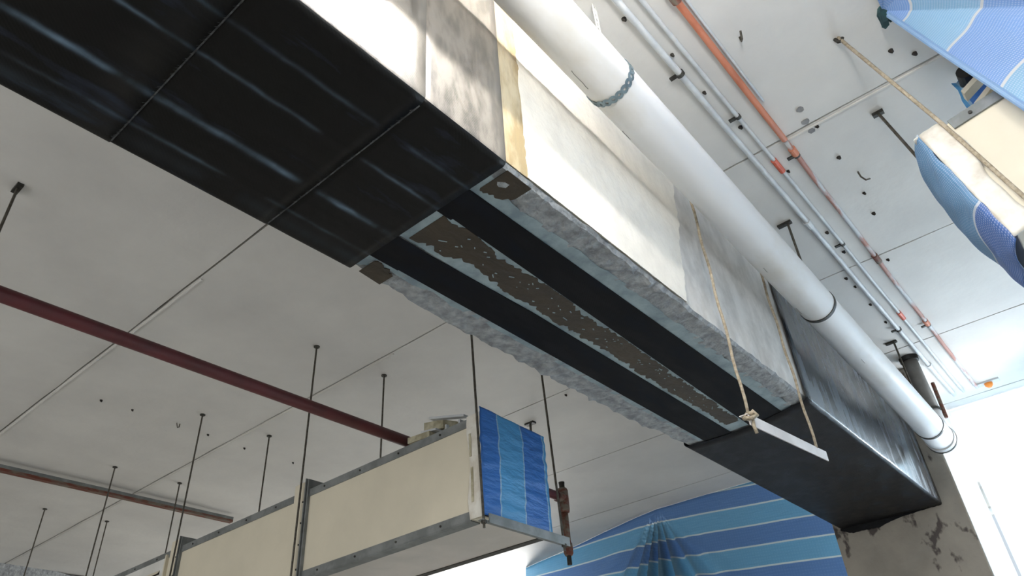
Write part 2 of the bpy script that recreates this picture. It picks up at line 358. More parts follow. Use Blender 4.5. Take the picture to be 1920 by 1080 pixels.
for (x, y, dx, dy) in ((-4.72, 2.17, .06, -.05), (-.37, 1.954, .02, -.05), (-.30, 3.02, .03, .05)):       # bent wire hooks
    obj('wire_hook', tube([(x, y, ZC), (x+dx*.1, y+dy*.1, ZC-.03), (x+dx*.5, y+dy*.5, ZC-.045), (x+dx, y+dy, ZC-.03)], .004, 6), m_rod, ceil)

# second beam far left, its raw lower corner just in view
bm = grid(lambda u, v: (-9.17+.03*nz(u*12, v*3, 2, 1.5)+.12*u*0, lerp(-3, 8.4, u), lerp(ZC+.01, 3.1, v)+(.04*nz(u*40, v, 7) if v > .9 else 0)), 90, 8)
o = obj('concrete_beam', bm, m_conc, loc=(-9.2, 2.5, 3.1)); solid(o, .4, -1)
tag(o, 'raw concrete beam under the slab at the far lower corner', 'beam')

# ------------------------------------------------------------------ unseen tube lamp, added to brighten the near end of the beam
def added_tube_lamp():
    r = root('added_tube_lamp', (-.33, .55, ZC), 'added white fluorescent tube lamp, out of view on the ceiling near the drain pipe', 'lamp')
    obj('lamp_housing', box(-.36, -.30, -.05, 1.15, ZC-.05, ZC), m_white, r, bevel=.004)
    M = bpy.data.materials.new('lamp_glow'); M.use_nodes = True; nt = M.node_tree
    e = nt.nodes.new('ShaderNodeEmission'); e.inputs[0].default_value = (1, .97, .92, 1); e.inputs[1].default_value = LAMP
    nt.links.new(e.outputs[0], nt.nodes['Material Output'].inputs['Surface'])
    obj('lamp_tube', tube([(-.33, 0, ZC-.085), (-.33, 1.1, ZC-.085)], .019, 16), M, r, smooth=True)
    for y in (0, 1.1): obj('lamp_holder', box(-.345, -.315, y-.02, y+.02, ZC-.11, ZC-.05), m_white, r)
LAMP = 300
added_tube_lamp()
def added_work_light(p, target, size, power, col, label, ztop=ZC):  # flood lamps added to brighten the beam, column end and far ceiling
    p = Vector(p); aim = (Vector(target)-p).normalized()
    r = root('added_work_light', (p.x, p.y, ztop), label, 'lamp')
    obj('drop_rod' if ztop == ZC else 'stand_pole', tube([p-aim*.08, (p.x-aim.x*.08, p.y-aim.y*.08, ztop)], .01, 8), m_rod, r)
    a = aim.orthogonal().normalized(); b = aim.cross(a); h = size/2+.02
    obj('lamp_body', obox(p-aim*.10-a*h-b*h, a*2*h, b*2*h, aim*.085), m_black, r)
    area('added_work_light_beam', p, aim, size, size, power, col)
added_work_light((.12, .50, 3.12), (-.86, 1.75, 3.70), .26, 18, (1, .975, .93), 'added black flood work light, out of view, aimed at the bare side of the beam')
added_work_light((-.10, 5.75, 3.22), (-.86, 5.0, 3.25), .30, 10, (.97, .99, 1), 'added black flood work light between the column and the pale curtain')
added_work_light((-6.45, 7.75, 3.0), (-6.0, 6.7, 3.9), .30, 45, (1, .99, .96), 'added black flood work light, out of view on a floor stand behind the striped tarpaulin', 0.0)

# ------------------------------------------------------------------ the strengthened beam
BX0, BX1, BZ = -1.495, -.865, 2.98
beam = root('concrete_beam', (-1.18, 1.1, BZ), 'long concrete beam strengthened with black carbon fibre sheets and strips', 'beam')
# concrete core: section walked left face - soffit - right face, rough where it is bare
sec = [(BX0, ZC), (BX0, 3.5), (BX0, 3.2), (BX0, 3.06)]
sec += [(BX0, BZ+.012), (BX0+.012, BZ)] + [(lerp(BX0+.03, BX1-.03, i/22), BZ) for i in range(23)] + [(BX1-.01, BZ), (BX1, BZ+.01)]
sec += [(BX1, BZ+.04), (BX1, 3.1), (BX1, 3.3), (BX1, 3.5), (BX1, 3.7), (BX1, ZC)]
nsec = len(sec)
ylist = [-4.9, -2, 0, 1.0]+[1.08+.025*i for i in range(86)]+[3.3, 4, 5.24]
bm = bmesh.new(); rows = []
for y in ylist:
    bare = 1.0 if 1.1 < y < 3.15 else 0.0
    row = []
    for k, (x, z) in enumerate(sec):
        dx = dz = 0
        if bare:
            bulge = -.035*min(1, (y-1.1)/.5)*min(1, (3.18-y)/.5)
            if k < 8:
                w_ = (1 if 3 <= k <= 5 else .5); dx += bulge*w_ + (.012*nz(y, k*.2, 1, 9)+.012*nz(y, 0, 5, 28)+.010*nz(y, 0, 8, 60))*(1 if 4 <= k <= 6 else .4)
                dz += (abs(.018*nz(y, k*.3, 2, 14)) if k in (4, 5, 6) else 0)
            if 5 <= k <= nsec-8:
                edge = 1.0 if (x < -1.40 or x > -.97) else .25
                dz += edge*(.007*nz(x, y, 0, 16)+.008*nz(x, y, 3, 45))
            if k in (nsec-8, nsec-7, nsec-6) and y > 1.22:
                dx += -.002+.007*nz(y, 0, 9, 11)+.006*nz(y, 1, 9, 40); dz += abs(.012*nz(y, 3, 3, 13))
        row.append(bm.verts.new((x+dx, y, z+dz)))
    rows.append(row)
for i in range(len(rows)-1):
    for k in range(nsec-1):
        f = bm.faces.new((rows[i][k], rows[i+1][k], rows[i+1][k+1], rows[i][k+1]))
        f.material_index = 1 if k >= nsec-7 else 0
    f = bm.faces.new((rows[i][0], rows[i][-1], rows[i+1][-1], rows[i+1][0]))
obj('concrete_core', bm, [m_conc, m_paintside], beam, label='bare concrete body between the black wraps')

def ladder(ya, yb, n, lo, hi, lvl, th, side=False, cross=4):
    """thin ragged slab: lo(y), hi(y) give its edges; on the soffit (side=False) or on the right face"""
    bm = bmesh.new(); R = []
    for i in range(n+1):
        y = lerp(ya, yb, i/n); a, b = lo(y), hi(y)
        row = []
        for t in (0, 1):
            for k in range(cross+1):
                p = lerp(a, b, k/cross); d = lvl+(th if t else 0)
                row.append(bm.verts.new((BX1+d, y, p) if side else (p, y, BZ-d)))
        R.append(row)
    c = cross+1
    for i in range(n):
        A, B = R[i], R[i+1]
        for k in range(cross):
            bm.faces.new((A[k], A[k+1], B[k+1], B[k])); bm.faces.new((A[c+k], B[c+k], B[c+k+1], A[c+k+1]))
        bm.faces.new((A[0], B[0], B[c], A[c])); bm.faces.new((A[c-1], A[2*c-1], B[2*c-1], B[c-1]))
    for r in (R[0], R[-1]): bm.faces.new(list(r[:c])+list(r[c:])[::-1])
    return bm
J = lambda y, k, a=.006, s=22: a*nz(y, k, 0, s)+a*.7*nz(y, k, 4, s*3.2)
SL = lambda y: (-1.40, -1.285+.022*min(1, max(0, (y-1.1)/.6)))        # left strip, widening a little
SR = lambda y: (lerp(-1.11, -1.165, min(1, max(0, (y-1.1)/2.1))), -.995)
# primer margins
obj('primer_coat', ladder(1.10, 3.16, 110, lambda y: -1.275, lambda y: -1.115, .0008, .0015), m_primer, beam, label='pale blue-grey primer in the middle of the soffit')
obj('primer_coat', ladder(1.10, 3.16, 110, lambda y: -.997, lambda y: -.945+.03*max(0, 1-(y-1.1)/.12)+J(y, 3, .012, 9), .0008, .0015), m_primer, beam)
obj('primer_coat', ladder(1.10, 3.16, 110, lambda y: -1.425-.05*max(0, 1-(y-1.1)/.1)+J(y, 5, .010, 9), lambda y: -1.40, .0008, .0015), m_primer, beam)
obj('primer_coat', ladder(3.08, 3.17, 8, lambda y: -1.40, lambda y: -.99, .001, .0015), m_primer, beam)
# brown putty
def blo(y):
    return -1.268+.016*min(1,(y-1.1)*4)+max(.001, .010+.030*nz(y, 1, 0, 4)+.018*nz(y, 5, 0, 13)+.016*nz(y, 9, 0, 40)+.008*nz(y, 19, 0, 95))
def bhi(y):
    base = lerp(-1.125, -1.185, min(1, max(0, (y-1.12)/2.1)))
    return base+.012-max(.0, .006+.030*nz(y, 12, 0, 4.5)+.02*nz(y, 15, 0, 14)+.016*nz(y, 17, 0, 42)+.008*nz(y, 27, 0, 95))
obj('epoxy_putty', ladder(1.135, 3.09, 230, blo, bhi, .002, .002), m_brown, beam, label='ragged dark brown putty between the strips')
obj('epoxy_putty', ladder(1.125, 1.225, 26, lambda y: -.972+.9*max(0, y-1.185)+.4*max(0, 1.14-y)+.03*nz(y, 2, 0, 26)+.012*nz(y, 5, 0, 80), lambda y: -.873, .002, .002), m_brown, beam, label='small dark brown putty patch at the soffit edge')
obj('epoxy_putty', ladder(1.135, 1.225, 26, lambda y: -1.488-.1*(y-1.13), lambda y: -1.415-.5*max(0, y-1.19)+.02*nz(y, 6, 0, 30)+.012*nz(y, 6, 0, 80), .004, .003), m_brown, beam)
# flakes sticking to the putty
for k in range(64):
    y = random.uniform(1.2, 2.9); x = random.uniform(blo(y)+.015, bhi(y)-.012); a = random.uniform(-.7, .9); l = random.uniform(.003, .012)*(1+1.2*(random.random()<.15))
    obj('primer_fleck', obox((x, y, BZ-.0062), (l*math.sin(a), l*math.cos(a), 0), (.003*math.cos(a), -.003*math.sin(a), 0), (0, 0, .0016)), m_primer, beam)
# carbon strips
obj('carbon_strip', ladder(1.0, 3.2, 60, lambda y: SL(y)[0], lambda y: SL(y)[1], .003, .003), m_strip, beam)
obj('carbon_strip', ladder(1.0, 3.2, 60, lambda y: SR(y)[0], lambda y: SR(y)[1], .003, .003), m_strip, beam)
for y0_ in (1.10,):                                                        # lap of a second layer at the start of the strips
    obj('strip_lap', ladder(1.09, 1.215, 6, lambda y: -1.402, lambda y: -1.277, .006, .0015), m_strip, beam)
    obj('strip_lap', ladder(1.09, 1.16, 6, lambda y: -1.118, lambda y: -.995, .006, .0015), m_strip, beam)
# right face: putty band, cream sheet ending in a ragged slanted edge
obj('epoxy_putty', ladder(1.09, 1.205, 14, lambda y: BZ+.01, lambda y: 3.89, .002, .002, True, 60), m_putty_lit, beam, label='putty band down the beam side, its lit tone put in the colour')
bm = bmesh.new()
n = 60; R = []
for j in range(n+1):
    z = lerp(BZ+.012, 3.89, j/n); R.append([bm.verts.new((BX1+dx, y, z+(.006*nz(y, 0, 9, 20) if j == 0 else 0))) for dx in (.001, .005)
        for y in (1.198+.010*nz(z, 1, 1, 12)+.006*nz(z, 1, 1, 40), 1.45, 1.7, 1.95, 2.06+.22*(z-2.98)+.03*nz(z, 2, 8, 6)+.012*nz(z, 2, 2, 26))])
for j in range(n):
    A, B = R[j], R[j+1]
    for k in range(4): bm.faces.new((A[k], A[k+1], B[k+1], B[k])); bm.faces.new((A[5+k], B[5+k], B[6+k], A[6+k]))
    bm.faces.new((A[0], B[0], B[5], A[5])); bm.faces.new((A[4], A[9], B[9], B[4]))
obj('cream_side_sheet', bm, m_cream_side, beam, label='bright cream sheet on the side of the beam')

# carbon fibre jackets
def jacket(y0f, y1f, ny, lift, mats, bumps, name='carbon_sheet', label=None, topz=3.89):
    """U shaped sheet round the beam; y0f, y1f(t): its ends as functions of x"""
    pr = []
    L0, R0 = BX0-lift, BX1+lift; zb = BZ-lift; rc = .016
    for z in (topz, 3.4, 3.1, zb+rc+.01): pr.append((L0, z, 0))
    for a in range(0, 5): t = a/4*pi/2; pr.append((L0+rc-rc*math.cos(t), zb+rc-rc*math.sin(t), 0))
    xs = sorted(set([lerp(L0+rc+.006, R0-rc-.006, i/14) for i in range(15)] + ([x+d for x in (-1.40, -1.285, -1.11, -.99) for d in (-.006, 0, .006)] if bumps else [])))
    for x in xs:
        dz = 0
        if bumps and (-1.401 < x < -1.284 or -1.111 < x < -.989): dz = -.0007
        pr.append((x, zb+dz, 0))
    for a in range(4, -1, -1): t = a/4*pi/2; pr.append((R0-rc+rc*math.cos(t), zb+rc-rc*math.sin(t), 1 if a < 2 else 0))
    for z in (zb+rc+.01, 3.1, 3.3, 3.5, 3.7, topz): pr.append((R0, z, 1))
    bm = bmesh.new(); R = []
    for i in range(ny+1):
        row = []
        for k, (x, z, s) in enumerate(pr):
            xx = min(max(x, BX0), BX1)
            y = lerp(y0f(xx), y1f(xx), i/ny)
            wb = .0012*nz(xx*3, y*3, z*3, 2)
            row.append(bm.verts.new((x+(wb if s else 0), y, z+(0 if s else wb))))
        R.append(row)
    for i in range(ny):
        for k in range(len(pr)-1):
            f = bm.faces.new((R[i][k], R[i+1][k], R[i+1][k+1], R[i][k+1])); f.material_index = 1 if (pr[k][2] and pr[k+1][2]) else 0; f.smooth = True
    o = obj(name, bm, mats, beam, label=label); solid(o, .002, 0)
    return o
c = lambda v: (lambda x: v)
nm = [m_cf, m_cf_side_lit]
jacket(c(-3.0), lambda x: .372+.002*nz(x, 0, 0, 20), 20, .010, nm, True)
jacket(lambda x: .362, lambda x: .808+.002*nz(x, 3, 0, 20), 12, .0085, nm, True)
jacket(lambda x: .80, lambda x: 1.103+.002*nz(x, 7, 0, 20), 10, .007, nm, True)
jacket(lambda x: lerp(3.165, 3.10, (x-BX0)/(BX1-BX0))+.045*math.sin(pi*(x-BX0)/(BX1-BX0)), lambda x: 5.240, 30, .008, [m_cf_far, m_cf_farside], False,
       label='black wrap over the column end of the beam')
# frayed lip of the far wrap turned down on the column face
lipd = [(-1.56, -.0), (-1.50, .012), (-1.43, .042), (-1.36, .040), (-1.255, .046), (-1.20, .030), (-1.109, .016), (-.97, .006), (-.86, .002)]
def lip(x):
    for a, b in zip(lipd[:-1], lipd[1:]):
        if a[0] <= x <= b[0]: return lerp(a[1], b[1], (x-a[0])/(b[0]-a[0]))
    return 0
bm = grid(lambda u, v: (lerp(BX0-.008, BX1+.006, u), 5.239-.002*v, BZ-.006-v*(lip(lerp(BX0-.008, BX1+.006, u))+.006*abs(nz(u*20, 0, 4)))), 60, 3)
o = obj('frayed_edge', bm, m_cf_far, beam); solid(o, .003)
# seams: fibre edge and short loose threads at each lap
for ys_, lf in ((.372, .0125), (.808, .011)):
    bm = ladder(ys_-.0015, ys_+.0015, 1, lambda y: BX0+.01, lambda y: BX1-.01, lf, .0015, cross=30)
    for k in range(90):
        x = lerp(BX0+.02, BX1-.02, random.random()); l = .006+.008*random.random()
        obox((x, ys_, BZ-lf-.0025), (-l*.7, l*.15-.01*random.random(), 0), (.0008, .0008, 0), (0, 0, .0008), bm)
    s = obj('seam_threads', bm, m_thread, beam); s['kind'] = 'stuff'
# ------------------------------------------------------------------ column under the far end of the beam
bm = grid(lambda u, v: (0, 0, 0), 1, 1); bm.free()
o = obj('concrete_column', box(-1.55, -.745, 5.244, 6.2, 0, ZC), m_column, loc=(-1.15, 5.6, 0), bevel=.008)
tag(o, 'stained grey concrete column carrying the wrapped end of the beam', 'column')
obj('side_light_white', box(-.746, -.742, 5.25, 6.2, 0, ZC), m_white, o, label='column side whitened to show the strong light on it')  # strong light on this face is painted in as white

# ------------------------------------------------------------------ big white drain pipe
PX, PR = -.695, .081
pz = lambda y: 3.486-.0528*(y-1.467)
pipe = root('drain_pipe', (PX, 1.467, pz(1.467)), 'large white plastic drain pipe slung beside the wrapped beam', 'pipe')
ya = [-3.0+.4*i for i in range(21)]
obj('pipe_body', tube([(PX, y, pz(y)) for y in ya], PR, 48), m_pvc, pipe, smooth=True)
def ring(y, r, hw, m, name, seg=48):
    b = obj(name, tube([(PX, y-hw, pz(y-hw)), (PX, y+hw, pz(y+hw))], r, seg), m, pipe, smooth=False); return b
def perforated(y, parent):
    """perforated steel strap: scalloped links with a hole in each, bent round the pipe"""
    bm = bmesh.new(); N_ = 22; seg_a = 2*pi/N_; rr = PR+.002
    def pt(a, w_, r): return Vector((PX+r*math.sin(a), y+w_, pz(y)-r*math.cos(a)))
    for k in range(N_):
        a0 = k*seg_a
        K = 12; outer = []; inner = []
        for q in range(K):
            t = 2*pi*q/K+pi/K; ca, sa = math.cos(t), math.sin(t)
            oa = max(-1, min(1, ca*1.25))*seg_a*.5; ow = sa*.0155 if abs(ca) < .8 else math.copysign(.007, sa)
            outer.append((a0+oa, ow)); inner.append((a0+ca*.0055/rr, sa*.0048))
        vs_ = [[bm.verts.new(pt(a, w_, r)) for a, w_ in lst] for r in (rr, rr+.0018) for lst in (outer, inner)]
        for q in range(K):
            p = (q+1) % K
            bm.faces.new((vs_[2][q], vs_[2][p], vs_[3][p], vs_[3][q])); bm.faces.new((vs_[0][q], vs_[1][q], vs_[1][p], vs_[0][p]))
            bm.faces.new((vs_[2][q], vs_[0][q], vs_[0][p], vs_[2][p])); bm.faces.new((vs_[3][q], vs_[3][p], vs_[1][p], vs_[1][q]))
    obj('perforated_strap', bm, m_band, parent)
perforated(1.467, pipe)
bm = bmesh.new()                                                        # its tail up to the slab
zt = pz(1.467)+PR
for k in range(13):
    z0 = lerp(zt, ZC, k/13); z1 = lerp(zt, ZC, (k+1)/13); zm = (z0+z1)/2
    box(PX-.001, PX+.001, 1.467-.006, 1.467+.006, z0, z0+.006, bm)
    for s in (-1, 1): obox((PX-.001, 1.467+s*.006, z0), (.002, 0, 0), (0, s*.006, 0), (0, 0, z1-z0), bm)
obj('strap_tail', bm, m_white, pipe)
for y in (3.135, 4.80):
    ring(y, PR+.003, .010, m_darkmetal, 'pipe_clamp')
    obj('clamp_rod', tube([(PX, y, pz(y)+PR), (PX, y, ZC)], .006, 8), m_rod, pipe)
    obj('rod_bracket', box(PX-.05, PX+.02, y-.012, y+.012, ZC-.012, ZC), m_darkmetal, pipe)
ring(5.03, PR+.006, .022, m_pvc, 'pipe_socket'); ring(5.055, PR+.009, .007, m_darkmetal, 'pipe_gasket')
# elbow and riser into the slab
yb = 5.11; el = [(PX, 5.02, pz(5.02))]+[(PX, 5.06+.07*math.sin(t), pz(5.06)+.07*(1-math.cos(t))) for t in [i*pi/16 for i in range(1, 9)]]
obj('elbow', tube(el, [PR]+[lerp(PR, .062, i/8) for i in range(1, 9)], 32), m_pvc, pipe, smooth=True)
zr = pz(5.06)+.07
obj('riser_socket', tube([(PX, 5.13, zr), (PX, 5.13, zr+.03), (PX, 5.128, zr+.10), (PX, 5.128, zr+.14)], [.062, .060, .056, .052], 28), m_pvc, pipe, smooth=True)
obj('riser_collar', tube([(PX, 5.128, zr+.14), (PX, 5.128, zr+.155)], .058, 28), m_darkmetal, pipe)
obj('riser', tube([(PX, 5.128, zr+.155), (PX, 5.12, 3.75), (PX, 5.115, ZC-.02)], [.052, .049, .047], 28), m_castpipe, pipe, smooth=True)
obj('slab_sleeve', tube([(PX, 5.115, ZC-.03), (PX, 5.115, ZC)], [.058, .060], 28), m_black, pipe)
obj('riser_tube', tube([(-.625, 5.16, 3.70), (-.63, 5.15, 3.45)], .012, 10), m_rust, pipe)
for (y, a, l) in ((1.30, -.5, .09), (1.62, -.9, .05), (2.6, -.4, .04), (3.0, -.8, .06), (4.3, -.9, .35), (3.6, .1, .05)):                # scratches
    bm = tube([(PX+(PR+.0003)*math.sin(a+.05*nz(i, y)), y+l*i/6, pz(y+l*i/6)-(PR+.0003)*math.cos(a+.05*nz(i, y))) for i in range(7)], .0012, 5)
    obj('scratch', bm, m_castpipe, pipe)

# ------------------------------------------------------------------ small pipes along the slab
def slab_pipe(name, x, z, r, y0, y1, m, label, cat, clips=(), couplings=(), extra=None):
    z = ZC-.0005-r*1.45
    o = root(name, (x, y0, z), label, cat)
    obj('pipe_run', tube([(x+.003*nz(i, x, 0, .6), lerp(y0, y1, i/24), z) for i in range(25)], r, 14), m, o, smooth=True)
    for cy in clips:
        obj('pipe_clip', tube([(x, cy-.008, z), (x, cy+.008, z)], r*1.35, 14), m_darkmetal, o)
        obj('clip_tab', box(x-r-.03, x-r+.002, cy-.008, cy+.008, z-.004, z+.004), m_darkmetal, o)
    for cy, l, mm in couplings: obj('coupling', tube([(x, cy-l/2, z), (x, cy+l/2, z)], r*1.45, 14), mm, o, smooth=False)
    return o
slab_pipe('conduit', -.617, 3.884, .013, -2, 5.95, m_conduit, 'white conduit on the ceiling nearest the big drain pipe', 'conduit', (1.93, 4.63), ((3.2, .06, m_conduit), (5.3, .05, m_conduit)))
slab_pipe('conduit', -.553, 3.888, .009, -2, 5.95, m_conduit, 'thin white conduit with orange couplings in the middle of the ceiling run', 'conduit', (2.3, 3.5), ((2.70, .10, m_coupling), (4.48, .10, m_coupling)))
slab_pipe('oxide_pipe', -.463, 3.882, .013, -2, 2.56, m_orange, 'orange painted steel pipe along the ceiling ending at a joint', 'pipe', (), ((1.62, .05, m_rust),))
slab_pipe('oxide_pipe', -.463, 3.884, .011, 2.57, 5.95, m_orangewhite, 'chipped red and white steel pipe continuing along the ceiling', 'pipe', (2.69, 4.72), ((2.66, .05, m_orange), (3.76, .08, m_rust), (4.68, .06, m_orange)))
slab_pipe('conduit', -.438, 3.892, .0055, -2, 2.3, m_conduit, 'hair-thin white line standing in for the shadow gap beside the orange pipe', 'cable')  # thin pale rod drawn for the shadow gap along the orange pipe
# orange beacon like fitting near the backlit curtain
o = root('ceiling_sensor', (-.385, 5.95, ZC), 'small orange fitting on the ceiling by the bright curtain', 'fitting')
obj('base_plate', box(-.46, -.31, 5.92, 5.98, ZC-.012, ZC), m_conduit, o)
obj('orange_cap', tube([(-.385, 5.95, ZC-.01), (-.385, 5.95, ZC-.03), (-.385, 5.95, ZC-.045)], [.028, .027, .012], 14), mat('bright_orange', lin(246, 150, 60), .5), o, smooth=True)

# ------------------------------------------------------------------ red pipe with the tee, and the rusty channel
RX = -2.53; rz = lambda y: 3.087
rp = root('sprinkler_pipe', (RX, 0, 3.087), 'dark red sprinkler pipe crossing above the cream duct to a rusty tee', 'pipe')
obj('pipe_run', tube([(RX, y, 3.087) for y in (-3, 0, 1.5, 3.50)], .027, 18), m_redpipe, rp, smooth=True)
obj('tee', tube([(RX, 3.55, 3.145), (RX, 3.55, 3.13), (RX, 3.55, 3.02), (RX, 3.55, 3.0)], [.028, .034, .034, .03], 16), m_rust, rp, smooth=True)
obj('tee_neck', tube([(RX, 3.49, 3.087), (RX, 3.55, 3.087)], .032, 16), m_rust, rp, smooth=True)
obj('plug', tube([(RX, 3.55, 3.135), (RX, 3.55, 3.17), (RX, 3.55, 3.185)], [.017, .017, .019], 12), m_darkmetal, rp)
obj('drop_pipe', tube([(RX, 3.55, 3.01), (RX, 3.55, 2.80)], .021, 16), m_rust, rp, smooth=True)
obj('reducer', tube([(RX, 3.55, 2.82), (RX, 3.55, 2.80), (RX, 3.55, 2.765), (RX, 3.55, 2.75)], [.026, .028, .028, .02], 16), m_rust, rp, smooth=True)
obj('sprinkler_nipple', tube([(RX, 3.55, 2.755), (RX, 3.55, 2.70)], .014, 12), m_darkmetal, rp)
ch = root('ceiling_channel', (-6.1, 2, 3.83), 'rusty thin channel hung below the ceiling behind the cream duct', 'channel')
obj('channel_bar', box(-6.125, -6.075, -2.5, 3.45, 3.815, 3.835), m_rust, ch)
obj('channel_lip', box(-6.125, -6.118, -2.5, 3.45, 3.835, 3.86), m_galv, ch)
obj('channel_lip', box(-6.082, -6.075, -2.5, 3.45, 3.835, 3.86), m_galv, ch)

# ------------------------------------------------------------------ left duct
DX, DY0, DY1, DZ0, DZ1, DL = -1.99, 2.231, 2.668, 2.57, 3.02, -7.6
duct = root('air_duct', (-3, 2.45, DZ0), 'long cream insulated air duct hung on rods with its end closed in blue tarpaulin', 'duct')
cols = [-3.245, -4.505, -5.765, -7.0]
segs = [(-3.225, DX-.004), (-4.485, -3.265), (-5.745, -4.525), (-7.0, -5.785)]
for i, (a, b) in enumerate(segs):
    obj('duct_panel', box(a, b, DY0, DY1, DZ0, DZ1), [m_cream], duct, bevel=.003)
    hi_ = b-.065 if i == 0 else b
    for (z0, z1, nme) in ((DZ1-.036, DZ1+.002, 'top_flange'), (DZ0-.002, DZ0+.036, 'bottom_flange')):
        fl = obj(nme, box(a+.02, hi_, DY0-.006, DY0, z0, z1), m_galv, duct)
        bm = bmesh.new(); x = a+.15
        while x < hi_-.03: tube([(x, DY0-.010, (z0+z1)/2), (x, DY0-.005, (z0+z1)/2)], .005, 8, bm); x += .28
        obj('rivets', bm, m_darkmetal, fl)['kind'] = 'stuff'
    obj('under_flange', box(a+.02, hi_, DY0-.006, DY0+.05, DZ0-.006, DZ0-.001), m_galv, duct)
    obj('under_flange', box(a+.02, b, DY1-.035, DY1+.004, DZ0-.008, DZ0-.001), m_darkmetal, duct)
    obj('underside_sheet', box(a+.01, b, DY0+.05, DY1-.035, DZ0-.004, DZ0+.001), m_under, duct)
for x in cols:
    obj('joint_cover', box(x-.080, x+.018, DY0-.012, DY1, DZ0-.01, DZ1+.05), m_cream, duct, bevel=.002)
    obj('joint_angle', box(x+.018, x+.026, DY0-.020, DY1, DZ0-.02, DZ1+.062), m_galv, duct)
    obj('joint_angle', box(x+.034, x+.044, DY0-.016, DY1, DZ0-.015, DZ1+.055), m_galv, duct)
    bm = bmesh.new()
    for z in (2.62, 2.74, 2.85, 2.96): tube([(x+.008, DY0-.018, z), (x+.008, DY0-.010, z)], .005, 8, bm)
    obj('joint_bolts', bm, m_darkmetal, duct)['kind'] = 'stuff'
# white tape wrapped round the corner, then the tarpaulin closing the end
bm = grid(lambda u, v: (lerp(DX-.07-.008*math.sin(v*9), DX+.003, u), DY0-.0075-.003*abs(nz(u*3, v*8, 0)), lerp(DZ0+.0, DZ1+.012, v)), 8, 24)
o = obj('corner_tape', bm, m_tape, duct, label='white tape folded over the duct corner'); solid(o, .003)
obj('corner_tape', box(DX-.07, DX+.002, DY0-.006, DY1, DZ1, DZ1+.010), m_tape, duct)
obj('tape_slot', box(DX-.062, DX-.050, DY0-.013, DY0-.009, 2.84, 2.945), m_foam, duct); obj('tape_slot', box(DX-.056, DX-.044, DY0-.013, DY0-.009, 2.64, 2.79), m_foam, duct)
bm = grid(lambda u, v: (DX+.006+.012*math.sin(pi*u)*math.sin(pi*v)+.006*nz(u*4, v*14, 1), lerp(DY0-.012+.004*nz(v*8, 2, 0), DY1+.008, u), lerp(DZ0+.004, DZ1+.035-.012*u, v)), 30, 50,
          uvf=lambda u, v: (lerp(DZ0, DZ1, v), lerp(DY0, DY1, u)+.012*nz(v*5, 3, u)))
o = obj('tarpaulin_cover', bm, m_tarp_end, duct, smooth=True, label='blue tarpaulin sheet over the duct end'); solid(o, .003)
obj('end_panel', box(DX-.005, DX+.001, DY0+.002, DY1-.002, DZ0+.002, DZ1-.002), m_darkmetal, duct)
# louvre in the panel beyond the joint
lv = obj('louvre_frame', box(-5.62, -4.63, DY0-.010, DY0-.001, 2.60, 2.985), m_white, duct)
for k in range(8):
    z = 2.90-.035*k
    obj('louvre_slat', obox((-5.56, DY0-.022, z), (.88, 0, 0), (0, .012, .018), (0, -.002, .003)), m_cream, lv)
    obj('louvre_gap', box(-5.56, -4.68, DY0-.0125, DY0-.0095, z-.004, z+.016), m_plug, lv)
obj('louvre_trim', box(-4.625, -4.612, DY0-.02, DY0, 2.6, 3.0), m_cream, duct)
# foam offcuts lying on top
def offcut(name, label, parts):
    r = root(name, parts[0][0], label, 'offcut')
    for i, (o_, a, b, c_) in enumerate(parts): obj('foam_board' if i == 0 else 'metal_clip', obox(o_, a, b, c_), m_foam if i == 0 else m_conduit, r)
    return r
offcut('foam_offcut', 'pale foam board scrap lying on the duct beside the red pipe', [((-2.494, 2.262, 3.055), (.15, .0, -.012), (.0, .08, 0), (0, 0, .030)), ((-2.42, 2.28, 3.09), (.10, 0, -.015), (0, .06, .0), (0, 0, .010)), ((-2.40, 2.29, 3.022), (.012, 0, 0), (0, .04, 0), (0, 0, .035))])
offcut('foam_offcut', 'pale foam board scrap propped up on the duct near its taped end', [((-2.42, 2.30, 3.105), (.11, .02, -.012), (.04, .10, .0), (0, 0, .045)), ((-2.37, 2.285, 3.148), (.20, .03, -.045), (0, .03, 0), (0, 0, .012)), ((-2.31, 2.33, 3.022), (.012, 0, 0), (0, .04, 0), (0, 0, .09)), ((-2.22, 2.33, 3.022), (.012, 0, 0), (0, .04, 0), (0, 0, .085))])

